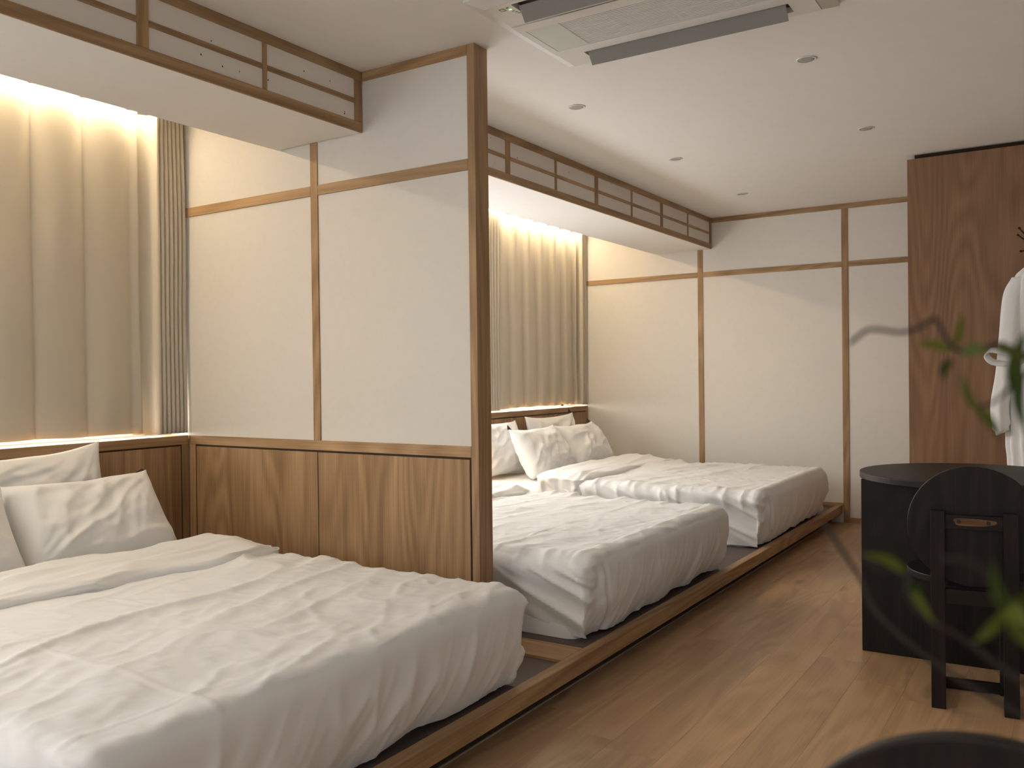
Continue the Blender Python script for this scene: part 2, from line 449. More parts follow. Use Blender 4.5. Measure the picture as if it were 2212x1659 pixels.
box('caulk_line', (-1.66, X1), (YF - 0.011, YF - 0.006), (0, 0.003), CAULK, bb, bevel=0)
st(box('baseboard_platform', (XH, XFC), (YF - 0.008, YF + 0.004), (DECK, DECK + 0.03), OAK['x']))

# partition between the two bays
pa = st(box('wall_partition', (XWW, XP - 0.02), (YP + 0.006, YP + PT - 0.006), (0.1, ZC), PAPER, bevel=0))
fr = (YP, YP + 0.0075)
XV0, XV1, PWD = -2.9536, -2.9087, 0.0373
box('post', (XP - PWD, XP), (YP, YP + PT), (ZR - 0.005, ZC), OAK['z'], pa)
box('top_rail', (XB, XP - PWD), fr, (ZC - 0.041, ZC), OAK['x'], pa)
box('vertical_strip', (XV0, XV1), fr, (ZRT, ZB), OAK['z'], pa)
box('horizontal_strip', (-4.0, XV0), fr, (2.039, 2.085), OAK['x'], pa)
box('horizontal_strip', (XV1, XP - PWD), fr, (2.039, 2.085), OAK['x'], pa)
box('chair_rail', (XH, XP - PWD), (YP - 0.001, YP + 0.0085), (ZRB, ZRT), OAK['x'], pa)
box('shade_backing', (XH, XP - PWD), (YP + 0.003, YP + 0.0065), (DECK, ZRB), SHADOW, pa, bevel=0)  # dark board put in so the panel gaps look shaded
box('corner_stile', (XH, -3.797), (YP - 0.001, YP + 0.005), (DECK, ZRB), OAK['z'], pa)
for xa, xb_ in ((-3.789, -2.931), (-2.926, -2.0735)):
    box('panel', (xa, xb_), (YP, YP + 0.005), (DECK, ZRB - 0.009), OAK['z'], pa, bevel=0.001)

# dropped ceiling beams with shoji lattice
def beam(n, y0, y1, thick, thin):
    b = st(box('ceiling_beam_%d' % n, (XS, XB - 0.010), (y0, y1), (ZB, ZC), CEIL, bevel=0))
    f = (XB - 0.010, XB)
    box('top_rail', f, (y0, y1), (ZC - 0.041, ZC), OAK['y'], b)
    box('bottom_rail', f, (y0, y1), (ZB - 0.001, ZB + 0.043), OAK['y'], b)
    z0, z1 = ZB + 0.043, ZC - 0.041
    bars = [(c, 0.022) for c in thick] + [(c, 0.0105) for c in thin]
    for c, h in bars:
        box('stile' if h > 0.02 else 'mullion', f, (max(y0, c - h), min(y1, c + h)), (z0, z1), OAK['z'], b)
    bars.sort()
    edges = [y0] + [v for c, h in bars for v in (c - h, c + h)] + [y1]
    for k in range(0, len(edges), 2):
        a, e = edges[k], edges[k + 1]
        if e - a < 0.02: continue
        box('middle_rail', (f[0], f[1] - 0.001), (a, e), (2.400, 2.421), OAK['y'], b)
        for za, zb in ((z0, 2.400), (2.421, z1)):
            box('paper_pane', (XB - 0.0095, XB - 0.006), (a, e), (za, zb), FLECK, b, bevel=0)
    return b
beam(1, Y0, YP, [2.885, 1.831, 0.775, -0.28, -1.34], [2.360, 1.303, 0.247, -0.81])
beam(2, YP + PT, YF, [3.024, 4.091, 5.161, 6.240, 7.298], [3.556, 4.625, 5.705, 6.775])

# ------------------------------------------------------------------ bed platform
pf = thing('bed_platform', 'low oak-edged platform with brown vinyl deck carrying all the beds', 'platform', (XR, 2.4, 0))
box('deck', (XWW, XRI), (Y0, YF - 0.001), (0.09, DECK), VINYL, pf, bevel=0)
box('front_rail', (XRI, XR), (Y0, YF - 0.001), (ZRL, ZR), OAK['y'], pf, bevel=0.002)
box('plinth', (XPL - 0.03, XPL), (Y0, YF - 0.001), (0, 0.09), SHADOW, pf, bevel=0)  # dark colour carries the shade under the overhanging rail
box('caulk_line', (XPL, XPL + 0.006), (Y0, YF - 0.001), (0, 0.004), CAULK, pf, bevel=0)
box('divider', (XH, XRI), (2.841, 3.008), (0.095, ZR), OAK['x'], pf, bevel=0.002)

# ------------------------------------------------------------------ panelled headboards
def headboard(label, y0, y1, joints):
    t = thing('headboard', label, 'headboard', (XH, (y0 + y1) / 2, DECK), group='panelled oak headboards')
    box('cap_rail', (XWW, XH), (y0, y1), (ZRB, ZRT), OAK['y'], t, bevel=0.002)
    box('shade_backing', (XWW, XH - 0.006), (y0, y1), (DECK, ZRB), SHADOW, t, bevel=0)  # dark filler gives the joints between panels their shade
    js = [y0 + 0.044] + joints + [y1 - 0.044]
    box('stile', (XH - 0.008, XH), (y0, y0 + 0.040), (DECK, ZRB), OAK['z'], t)
    box('stile', (XH - 0.008, XH), (y1 - 0.040, y1), (DECK, ZRB), OAK['z'], t)
    for a, e in zip(js[:-1], js[1:]):
        box('panel', (XH - 0.008, XH - 0.001), (a + 0.003, e - 0.003), (DECK, ZRB - 0.008), OAK['z'], t, bevel=0.001)
headboard('panelled oak headboard behind the nearest bed', Y0, YP - 0.002, [-1.2, 0.1, 1.4])
headboard('panelled oak headboard behind the two far beds', YP + PT + 0.002, YF - 0.006, [4.10, 5.16, 6.222])

# ------------------------------------------------------------------ curtains
def curtain(name, label, prof, z0, z1, group=None, sag=0.004, seed=0, loc=None, nz=46):
    """prof: (y, x) points of the plan curve; the cloth hangs between z0 and z1."""
    P = np.array(prof, float); n = len(P)
    zs = np.linspace(0, 1, nz)
    vs = []
    cyv, cxv = P[:, 0].mean(), P[:, 1].mean()
    for t in zs:
        amp = 1.0 - 0.12 * t
        yy = P[:, 0] + 0.010 * (noise(P[:, 0] * 9, np.full(n, t * 2.2), seed) - 0.5)
        xx = cxv + (P[:, 1] - cxv) * amp + 0.010 * (noise(P[:, 0] * 7, np.full(n, t * 3.0 + 5), seed + 3) - 0.5)
        hem = z0 + sag * (noise(P[:, 0] * 6, np.zeros(n), seed + 9) - 0.5) * 2
        zz = z1 + (hem - z1) * t
        vs.append(np.stack([xx, yy, zz], 1))
    V = np.concatenate(vs) - np.array([cxv, cyv, z0])
    F = []
    for j in range(nz - 1):
        for i in range(n - 1):
            F.append((j * n + i, (j + 1) * n + i, (j + 1) * n + i + 1, j * n + i + 1))
    o = raw(name, V, F, CURT, None, (cxv, cyv, z0), True)
    md = o.modifiers.new('thickness', 'SOLIDIFY'); md.thickness = 0.0025; md.offset = 0
    return tag(o, label, 'curtain', group)

def wave(y0, y1, period, xc, amp, phase_at, step=0.008, cusp=True):
    ys_ = np.arange(y0, y1, step); ph = (ys_ - phase_at) / period
    if cusp:   # soft scallops bulging into the room with narrow creases between them
        f = np.abs(np.sin(np.pi * ph)) ** 0.55
        x = xc + amp * (f * 2 - 1)
    else:
        x = xc + amp * np.sin(2 * np.pi * ph)
    return list(zip(ys_, x))
def pleats(y0, y1, n, xa, xb_):
    """tightly stacked pleats, running between xa (back) and xb_ (front)"""
    out = []
    for i in range(n):
        a = y0 + (y1 - y0) * i / n; e = y0 + (y1 - y0) * (i + 1) / n; d = e - a
        for q, f in ((0.0, 0.0), (0.05, 0.6), (0.11, 0.93), (0.25, 1.0), (0.50, 0.98), (0.75, 0.93), (0.90, 0.80), (0.96, 0.35)):
            out.append((a + d * q, xa + (xb_ - xa) * f))
    return out
CZ1 = 2.53
curtain('curtain', 'broad beige curtain drawn in soft scallops behind the nearest bed', wave(0.88, 2.665, 0.238, -3.895, 0.020, 2.145), 0.941, CZ1, 'beige blackout curtains', seed=1)
curtain('curtain', 'narrow beige curtain stack in tight pleats against the oak-framed partition', [(2.63, -3.925), (2.66, -3.928), (2.69, -3.925), (2.715, -3.91)] + pleats(2.728, 2.900, 7, -3.905, -3.832), 0.932, CZ1 - 0.002, 'beige blackout curtains', seed=2, sag=0.002)
def box_pleat(y0, y1, period, xc, amp):
    out = []; y = y0
    while y < y1 - 0.01:
        p = min(period, y1 - y)
        for q, f in ((0, -1), (0.05, 0.2), (0.10, 0.85), (0.18, 1.0), (0.40, 0.55), (0.62, 0.1), (0.85, -0.55), (0.98, -1)):
            out.append((y + p * q, xc + amp * f))
        y += p
    return out
curtain('curtain', 'beige curtain with sharp even pleats above the far headboard', box_pleat(5.86, 7.16, 0.215, -3.895, 0.026), 0.940, CZ1, 'beige blackout curtains', seed=4)
curtain('curtain', 'slim beige curtain stack in the corner at the far white wall', [(7.10, -3.93), (7.15, -3.933), (7.20, -3.928)] + pleats(7.215, 7.312, 3, -3.915, -3.838), 0.932, CZ1 - 0.002, 'beige blackout curtains', seed=5, sag=0.002)
curtain('curtain', 'thin sliver of stacked beige curtain just past the oak post', pleats(5.62, 5.855, 6, -3.93, -3.855), 0.930, CZ1 - 0.002, 'beige blackout curtains', seed=6, sag=0.002)

# warm light strips in the curtain pockets
for lab, a, e in (('warm light strip glowing above the curtain of the nearest bed', -1.5, 2.72), ('warm light strip glowing above the far bay curtain', 3.2, 7.20)):
    t = thing('light_strip', lab, 'light strip', (-3.845, (a + e) / 2, ZC), group='cove light strips')
    box('channel', (-3.858, -3.832), (a, e), (ZC - 0.008, ZC), PLASTIC, t, bevel=0)
    box('diffuser', (-3.856, -3.834), (a, e), (ZC - 0.016, ZC - 0.008), LED, t, bevel=0)

# ------------------------------------------------------------------ beds
def shell_grid(x0, x1, y0, y1, z0, z1, d, head=True):
    """Open-bottomed box surface as a shared-vertex grid with spacing about d."""
    nx, ny, nz = [max(2, int(round((b_ - a) / d))) for a, b_ in ((x0, x1), (y0, y1), (z0, z1))]
    idx, V, F = {}, [], []
    def vid(i, j, k):
        key = (i, j, k)
        if key not in idx:
            idx[key] = len(V); V.append((x0 + (x1 - x0) * i / nx, y0 + (y1 - y0) * j / ny, z0 + (z1 - z0) * k / nz))
        return idx[key]
    for i in range(nx):
        for j in range(ny): F.append((vid(i, j, nz), vid(i + 1, j, nz), vid(i + 1, j + 1, nz), vid(i, j + 1, nz)))
    for j in range(ny):
        for k in range(nz):
            F.append((vid(nx, j, k), vid(nx, j + 1, k), vid(nx, j + 1, k + 1), vid(nx, j, k + 1)))
            F.append((vid(0, j + 1, k), vid(0, j, k), vid(0, j, k + 1), vid(0, j + 1, k + 1)))
    for i in range(nx):
        for k in range(nz):
            F.append((vid(i, 0, k), vid(i + 1, 0, k), vid(i + 1, 0, k + 1), vid(i, 0, k + 1)))
            F.append((vid(i + 1, ny, k), vid(i, ny, k), vid(i, ny, k + 1), vid(i + 1, ny, k + 1)))
    return np.array(V), F

def rounded(V, x0, x1, y0, y1, z0, z1, r):
    lo = np.array([x0 + r, y0 + r, z0 - 1.0]); hi = np.array([x1 - r, y1 - r, z1 - r])
    Q = np.clip(V, lo, hi); D = V - Q; n = np.linalg.norm(D, axis=1, keepdims=True); n[n == 0] = 1
    N = D / n
    return Q + N * r, N

def mattress(label, y0, y1):
    x0, x1, z0, z1 = XH + 0.012, -1.70, DECK + 0.001, 0.432
    V, F = shell_grid(x0, x1, y0, y1, z0, z1, 0.05)
    P, N = rounded(V, x0, x1, y0, y1, z0, z1, 0.05)
    P[:, 2] += 0.006 * (noise(P[:, 0] * 4, P[:, 1] * 4, 3) - 0.5) * sstep(0.3, 0.43, P[:, 2])
    c = np.array([(x0 + x1) / 2, (y0 + y1) / 2, z0])
    t = raw('mattress', P - c, F, SHEET, None, c, True)
    return tag(t, label, 'mattress', 'white sheeted mattresses')

def duvet(label, y0, y1, xfoot, seed, corner=False, flat=1.0):
    x0, x1, z0, z1 = -3.12, xfoot, DECK + 0.008, 0.470
    V, F = shell_grid(x0, x1, y0, y1, z0, z1, 0.009)
    r = 0.055
    P, N = rounded(V, x0, x1, y0, y1, z0, z1, r)
    X, Y, Z = V[:, 0], V[:, 1], V[:, 2]
    h = np.clip((Z - z0) / (z1 - z0), 0, 1)
    wt = np.clip(N[:, 2], 0, 1) ** 2
    wf_ = np.clip(N[:, 0], 0, 1); wn = np.clip(-N[:, 1], 0, 1); wr = np.clip(N[:, 1], 0, 1)
    edge = np.minimum(np.minimum(Y - y0, y1 - Y), x1 - X)
    # crown, gentle hills
    P[:, 2] += wt * (0.014 * sstep(0.0, 0.35, edge) - 0.006)
    D = wt * 0.020 * (fbm(X * 3.1 + 2, Y * 2.6, seed) - 0.5) * sstep(0.0, 0.2, edge)
    # long folds running across the bed, strongest near the head
    ang = -0.24 if not corner else 0.22
    a = X * math.cos(ang) - Y * math.sin(ang); b_ = X * math.sin(ang) + Y * math.cos(ang)
    headness = 0.25 + 0.75 * sstep(-2.0, -2.75, X)
    D += flat * wt * headness * 0.027 * ridge(a * 4.6 + 0.7 * noise(b_ * 1.5, a * 1.5, seed + 4), b_ * 0.6, seed + 5, 4.5)
    D += flat * wt * 0.007 * ridge(a * 10, b_ * 1.1, seed + 7, 4.0) * sstep(0.35, 0.65, noise(a * 2.5, b_ * 2.0, seed + 6))
    # short crumples towards the foot edge
    D += flat * wt * (1 - headness) * 0.008 * ridge((X + 0.6 * Y) * 8, (Y - 0.5 * X) * 4, seed + 8, 3.0)
    D += flat * wt * 0.0035 * ridge((X - 0.8 * Y) * 16, (Y + X) * 6, seed + 11, 4.0)
    # pressed creases left by folding
    def crease(dist, w=0.005, amp=0.0035): return amp * np.exp(-(dist / w) ** 2)
    for k, yy in enumerate((y0 + 0.33, y0 + 0.75, y0 + 1.18)):
        D += wt * crease(Y - yy - 0.02 * (fbm(X * 2, np.full_like(X, k), seed + 20) - 0.5)) * sstep(0.35, 0.6, noise(X * 2.2, np.full_like(X, k * 3.0), seed + 21))
    for k, xx in enumerate((xfoot - 0.115, xfoot - 0.47, xfoot - 0.86)):
        fadek = 1.0 if k == 0 else sstep(0.3, 0.55, noise(Y * 2.0, np.full_like(Y, k * 5.0), seed + 31))
        D += wt * crease(X - xx - 0.03 * (fbm(Y * 1.8, np.full_like(Y, k), seed + 30) - 0.5), 0.004, 0.004) * fadek
    # drapes of the foot end, leaning folds
    q = Y - 0.55 * (h - 1) * 0.30
    low = sstep(1.02, 0.45, h)
    D += wf_ * 0.017 * low * (ridge(q * 6.2 + 0.3 * h, h * 0.8 + q * 0.6, seed + 40, 2.2) - 0.25)
    D += wf_ * 0.005 * ridge(q * 15, h * 1.5, seed + 41, 3.0) * low
    D += wf_ * 0.014 * np.sin(np.pi * h) ** 1.0
    # flanks: slanting folds running down to the foot corner
    s = Z * 1.0 + 0.42 * (X - x1)
    for w_, sd in ((wn, 50), (wr, 60)):
        near = 0.4 + 0.6 * sstep(x1 - 1.2, x1 - 0.1, X)
        D += w_ * near * 0.045 * (ridge(s * 9, X * 0.9, seed + sd, 2.4) - 0.3) * sstep(1.0, 0.8, h)
        D += w_ * 0.006 * ridge(s * 22 + X * 2, X * 2.0, seed + sd + 2, 3.0)
        up_ = X * 7.5 + 0.9 * h + 1.2 * noise(X * 2.3, h * 1.5, seed + sd + 9)
        D += np.maximum(w_, 0.6 * wt * sstep(0.22, 0.02, edge)) * (0.020 if corner else 0.009) * ridge(up_, h * 0.6, seed + sd + 3, 3.0) * sstep(0.5, 0.95, h)
    P += N * D[:, None]
    # tucked under at the bottom
    tuck = (1 - h) ** 2.2
    P[:, 0] -= wf_ * 0.062 * tuck
    P[:, 1] += wn * 0.045 * tuck - wr * 0.045 * tuck
    hemw = np.clip(wf_ + wn + wr, 0, 1)
    P[:, 2] += hemw * tuck * 0.020 * noise(X * 5, Y * 5, seed + 70)
    if corner:   # the tucked-in corner pleat
        for ysgn, yc in ((1, y0 + 0.075),):
            ln = yc + 0.10 * (1 - h) + 0.012 * np.sin(h * 9)
            g = np.exp(-((Y - ln) / 0.011) ** 2) * wf_ * sstep(1.0, 0.85, h)
            P[:, 0] -= 0.022 * g
            side = sstep(0.0, -0.07, Y - ln) * wf_ * sstep(1.0, 0.8, h)
            P[:, 0] -= 0.030 * side
    c = np.array([(x0 + x1) / 2, (y0 + y1) / 2, z0])
    d = thing('duvet', label, 'duvet', c, 'white duvets')
    raw('cover', P - c, F, LINEN, d, (0, 0, 0), True)
    # folded-back top end
    fx0, fx1, fz0, fz1 = -3.20, -2.83, 0.436, 0.526
    V, F2 = shell_grid(fx0, fx1, y0 - 0.012, y1 + 0.012, fz0 - 0.05, fz1, 0.0105)
    P, N = rounded(V, fx0, fx1, y0 - 0.012, y1 + 0.012, fz0, fz1, 0.040)
    X, Y, Z = V[:, 0], V[:, 1], V[:, 2]
    wt = np.clip(N[:, 2], 0, 1)
    u = (X - fx0) / (fx1 - fx0)
    wav = fbm(Y * 1.3, np.zeros_like(Y), seed + 80) - 0.5
    P[:, 0] += 0.13 * wav * (0.25 + 0.75 * u)
    P[:, 2] += wt * (-0.018 * sstep(0.25, 1.0, u) + 0.014 * (fbm(Y * 2.4, X * 3.0, seed + 81) - 0.5))
    ends = sstep(0.0, 0.16, np.minimum(Y - y0, y1 - Y))
    P[:, 2] -= wt * 0.030 * (1 - ends) ** 2
    D = wt * 0.016 * (ridge(X * 11 + Y * 1.1 + 0.8 * wav, Y * 0.9, seed + 84, 2.4) - 0.25)
    D += wt * 0.008 * ridge(X * 8 - Y * 4.5, Y * 1.6 + X * 2, seed + 82, 3.0)
    D += 0.005 * ridge(X * 22 + Y * 2.2, Y * 1.4, seed + 83, 3.0)
    D += (1 - wt) * (0.024 * (ridge((X + Z * 0.8) * 9 + Y * 3, Z * 5 - X * 3, seed + 85, 2.2) - 0.35))
    P[:, 0] += (1 - wt) * 0.10 * (fz1 - Z) * np.sign(Y - (y0 + y1) / 2) * 0.5
    P += N * D[:, None]
    raw('folded_edge', P - c, F2, LINEN, d, (0, 0, 0), True)
    return d

BED = [('nearest bed in front of the partition', 0.965, 2.575, -1.600, 11, False),
       ('middle bed just beyond the oak post', 3.075, 4.680, -1.600, 23, True),
       ('farthest bed beside the white far wall', 5.290, 6.880, -1.580, 37, True)]
for nm, a, e, xf, sd, cn in BED:
    mattress('mattress in a white fitted sheet under the ' + nm.replace(' bed ', ' duvet '), a + 0.035, e - 0.035)
    duvet('rumpled white duvet with turned-back top on the ' + nm, a, e, xf, sd, cn, 1.0 if sd != 23 else 0.8)

def pillow(label, base, w, h, t, lean, yaw=0.0, roll=0.0, seed=0, tagside=0, ts=1.35, group='white pillows'):
    """base: middle of the lower edge; leaning back towards the headboard by lean radians."""
    nu, nv = 56, 40
    u = np.linspace(-1, 1, nu + 1); v = np.linspace(-1, 1, nv + 1)
    U, Vv = np.meshgrid(u, v)
    V, F = [], []
    for sgn in (1, -1):
        px = w / 2 * U * (1 - 0.055 * (1 - Vv ** 2) * np.abs(U))
        py = h / 2 * Vv * (1 - 0.075 * (1 - U ** 2) * np.abs(Vv))
        th = t / 2 * ((1 - U ** 4) ** 0.62) * ((1 - Vv ** 4) ** 0.62) * (1.0 - 0.14 * Vv)
        mask = ((1 - U ** 6) * (1 - Vv ** 6))
        ca = np.arctan2(Vv + 1.15, U + 1.2 * (1 if sgn > 0 else -1)); rad = np.hypot(U + 1.2, Vv + 1.15)
        D = 0.016 * (ridge(ca * 5.0, rad * 1.1, seed + 1, 2.2) - 0.3)
        ca2 = np.arctan2(1.2 - Vv, 1.2 - U); rad2 = np.hypot(1.2 - U, 1.2 - Vv)
        D += 0.012 * (ridge(ca2 * 5.5, rad2 * 0.9, seed + 2, 2.5) - 0.3)
        D += 0.005 * ridge(U * 5 + Vv * 2, Vv * 4, seed + 3, 3.0)
        D += 0.010 * (ridge(U * 3.2 - Vv * 0.9, Vv * 0.8, seed + 6, 3.0)) * sstep(0.95, 0.1, Vv)
        th = th + D * mask
        py = py + 0.018 * (noise(U * 2.2 + 7, Vv * 0.5, seed + 4) - 0.5) + 0.012 * np.abs(U) ** 4 * np.sign(Vv) * (Vv > 0)
        V.append(np.stack([px, py, sgn * th], -1).reshape(-1, 3))
    n = (nu + 1) * (nv + 1)
    for s_ in (0, 1):
        for j in range(nv):
            for i in range(nu):
                a, b_, c, d = [s_ * n + k for k in (j * (nu + 1) + i, j * (nu + 1) + i + 1, (j + 1) * (nu + 1) + i + 1, (j + 1) * (nu + 1) + i)]
                F.append((a, b_, c, d) if s_ == 0 else (d, c, b_, a))
    V = np.concatenate(V)
    # local frame: width -> +Y, height -> up leaning to -X, thickness -> +X
    ex = np.array([0, 1, 0]); ey = np.array([-math.sin(lean), 0, math.cos(lean)]); ez = np.array([math.cos(lean), 0, math.sin(lean)])
    cr_, sr_ = math.cos(roll), math.sin(roll)
    ex2 = ex * cr_ + ey * sr_; ey2 = ey * cr_ - ex * sr_
    P = V[:, 0:1] * ex2 + (V[:, 1:2] + h / 2) * ey2 + V[:, 2:3] * ez
    cz, sz = math.cos(yaw), math.sin(yaw)
    P = np.stack([P[:, 0] * cz - P[:, 1] * sz, P[:, 0] * sz + P[:, 1] * cz, P[:, 2]], 1)
    P[:, 2] = np.maximum(P[:, 2], -0.004 + 0.3 * np.minimum(P[:, 2], 0))
    pt = thing('pillow', label, 'pillow', base, group)
    me = bpy.data.meshes.new('pillowcase'); me.from_pydata([tuple(x) for x in P], [], F); me.update()
    bm = bmesh.new(); bm.from_mesh(me); bmesh.ops.remove_doubles(bm, verts=bm.verts[:], dist=1e-5); bm.to_mesh(me); bm.free()
    o = link('pillowcase', me, LINEN, pt, (0, 0, 0), True)
    if tagside:
        k = nv * (nu + 1) + (nu if tagside > 0 else 0)
        corner = P[k]
        sgn = -1 if tagside > 0 else 1
        q = [corner + d for d in (ex2 * 0.004 * sgn + ey2 * 0.004, ex2 * 0.060 * sgn - ey2 * 0.008, ex2 * 0.024 * ts * sgn + ey2 * 0.030 * ts)]
        vs = [x + ez * 0.002 - ez * 0.012 for x in q] + [x - ez * 0.002 - ez * 0.012 for x in q]
        tg = raw('corner_tag', vs, [(0, 1, 2), (5, 4, 3), (0, 3, 4, 1), (1, 4, 5, 2), (2, 5, 3, 0)], TAG, pt, (0, 0, 0), False)
        tg['label'] = 'black corner tag'
    return pt
MT = 0.434
pillow('white pillow standing in front at the partition side of the nearest bed', (-3.335, 2.135, MT + 0.01), 0.68, 0.42, 0.18, 0.62, yaw=0.0, roll=0.0, seed=3, tagside=1, ts=0.45)
pillow('white pillow resting upright against the nearest headboard', (-3.685, 2.02, MT + 0.010), 0.74, 0.46, 0.12, 0.18, roll=0.055, seed=8)
pillow('front white pillow of the nearest bed cut by the photo edge', (-3.30, 1.44, MT + 0.01), 0.70, 0.42, 0.18, 0.62, yaw=-0.05, seed=19)
pillow('white pillow catching warm lamp light beside the oak post', (-3.66, 5.62, MT + 0.008), 0.60, 0.42, 0.13, 0.26, seed=24)
pillow('white pillow at the headboard peeking above the front pair on the farthest bed', (-3.645, 6.42, MT + 0.006), 0.80, 0.44, 0.13, 0.22, seed=29, tagside=1)
pillow('front white pillow with a black tag at its upper corner on the farthest bed', (-3.335, 5.80, MT + 0.01), 0.66, 0.41, 0.18, 0.52, roll=0.0, seed=33, tagside=-1)
pillow('front white pillow nearest the far wall on the farthest bed', (-3.31, 6.45, MT + 0.01), 0.66, 0.41, 0.18, 0.55, seed=41, tagside=1)

# bedside globe lamp between the far beds
lt = thing('bedside_lamp', 'small warm globe lamp glowing between the two far beds', 'lamp', (-3.66, 4.97, DECK + 0.001))
lathe('base', [(0.07, 0.0), (0.07, 0.012), (0.016, 0.02), (0.012, 0.26), (0.03, 0.275)], BLACK, lt)
lathe('globe', [(0.02, 0.27)] + [(0.075 * math.sin(a), 0.345 - 0.075 * math.cos(a)) for a in np.linspace(0.35, math.pi - 0.05, 14)], LAMPGLOW, lt)

# ------------------------------------------------------------------ ceiling cassette air conditioner
ax0, ax1, ay0, ay1 = -1.832, -0.712, 2.56, 3.352
ac = thing('air_conditioner', 'white two-way ceiling cassette air conditioner with open louvers greyed for shade', 'air conditioner', ((ax0 + ax1) / 2, (ay0 + ay1) / 2, ZC))
zl = 2.515
def ac_frame():
    o = [(ax0, ay0), (ax1, ay0), (ax1, ay1), (ax0, ay1)]
    i_ = [(ax0 + 0.05, ay0 + 0.05), (ax1 - 0.05, ay0 + 0.05), (ax1 - 0.05, ay1 - 0.05), (ax0 + 0.05, ay1 - 0.05)]
    V = [(x, y, ZC) for x, y in o] + [(x, y, ZC - 0.010) for x, y in o] + [(x, y, zl + 0.002) for x, y in i_] + [(x, y, ZC) for x, y in i_]
    F = []
    for k in range(4):
        m_ = (k + 1) % 4
        F += [(k, m_, 4 + m_, 4 + k), (4 + k, 4 + m_, 8 + m_, 8 + k), (8 + k, 8 + m_, 12 + m_, 12 + k)]
    c = wloc(ac)
    return raw('outer_frame', [Vector(v) - c for v in V], F, PLASTIC, ac, (0, 0, 0), False)
ac_frame()
s1, s2 = (2.628, 2.752), (3.178, 3.262)
bx0, bx1 = ax0 + 0.052, ax1 - 0.052
sx = (-1.672, -0.852)
zt = (zl, ZC - 0.004)
boxes('face_panel', [((bx0, bx1), (ay0 + 0.052, s1[0]), zt), ((bx0, bx1), (s2[1], ay1 - 0.052), zt), ((bx0, sx[0]), s1, zt), ((sx[1], bx1), s1, zt), ((bx0, sx[0]), s2, zt), ((sx[1], bx1), s2, zt), ((bx0, bx1), (s1[1], 2.800), zt), ((bx0, bx1), (3.150, s2[0]), zt)], PLASTIC, ac, loc=wloc(ac))
gp = boxes('intake_panel', [((bx0, bx1), (2.804, 2.858), (zl - 0.003, ZC - 0.004)), ((bx0, bx1), (3.107, 3.146), (zl - 0.003, ZC - 0.004)), ((bx0, -1.752), (2.858, 3.107), (zl - 0.003, ZC - 0.004)), ((-0.80, bx1), (2.858, 3.107), (zl - 0.003, ZC - 0.004))], PLASTIC, ac, loc=wloc(ac))
box('intake_filter', (-1.752, -1.610), (2.858, 3.107), (zl - 0.0022, zl + 0.006), GLASSP, gp)
box('intake_back', (-1.610, -0.80), (2.858, 3.107), (zl + 0.010, zl + 0.014), GREYP, gp, bevel=0)
sl = boxes('grille_slats', [((-1.610, -0.80), (2.862 + k * 0.0123, 2.862 + k * 0.0123 + 0.0075), (zl - 0.001, zl + 0.010)) for k in range(20)] + [((xx, xx + 0.006), (2.858, 3.107), (zl, zl + 0.010)) for xx in (-1.44, -1.22, -1.0)], PLASTIC, gp, loc=wloc(gp))
sl['kind'] = 'stuff'
for (a, e), hy, dy in ((s1, s1[0] + 0.036, 0.050), (s2, s2[0] + 0.012, 0.048)):
    box('duct_shade', sx, (a, e), (ZC - 0.008, ZC - 0.003), SHADOW, ac, bevel=0)  # dark plate painted as the shade inside the air slot
    V = []
    for xx in (sx[0] + 0.012, sx[1] - 0.012):
        for q, zz in ((0.0, zl + 0.006), (0.35, zl - 0.014), (0.75, zl - 0.032), (1.0, zl - 0.042)):
            V.append((xx, hy + dy * q * (1.0 - 0.2 * q), zz))
    V2 = [(x, y + 0.004, z + 0.003) for x, y, z in V]
    A = V + V2; F = []
    for k in range(3):
        F += [(k, k + 1, 4 + k + 1, 4 + k), (8 + k, 8 + 4 + k, 8 + 4 + k + 1, 8 + k + 1)]
    F += [(0, 4, 12, 8), (3, 11, 15, 7), (0, 8, 9, 1), (1, 9, 10, 2), (2, 10, 11, 3), (4, 5, 13, 12), (5, 6, 14, 13), (6, 7, 15, 14)]
    lo = raw('louver', [Vector(v) - wloc(ac) for v in A], F, GREYP, ac, (0, 0, 0), False)  # grey includes the shade on blades turned from the light
dx = box('display_icon', (-1.733, -1.710), (2.640, 2.664), (zl - 0.001, zl + 0.001), GREYP, ac, bevel=0)
c_ = wloc(ac)
raw('display_mark', [Vector(v) - c_ for v in ((-1.727, 2.646, zl - 0.0016), (-1.714, 2.652, zl - 0.0016), (-1.727, 2.658, zl - 0.0016), (-1.727, 2.646, zl - 0.001), (-1.714, 2.652, zl - 0.001), (-1.727, 2.658, zl - 0.001))], [(0, 2, 1), (0, 1, 4, 3), (1, 2, 5, 4), (2, 0, 3, 5)], PLASTIC, ac, (0, 0, 0), False)
for k, (xx, yy, m_) in enumerate(((-1.697, 2.644, BLACK), (-1.694, 2.661, GREENLED), (-1.692, 2.678, GREYP), (-1.686, 2.690, GREYP), (-1.682, 2.702, GREYP))):
    box('indicator', (xx - 0.005, xx + 0.005), (yy - 0.003, yy + 0.003), (zl - 0.001, zl + 0.001), m_, ac, bevel=0)

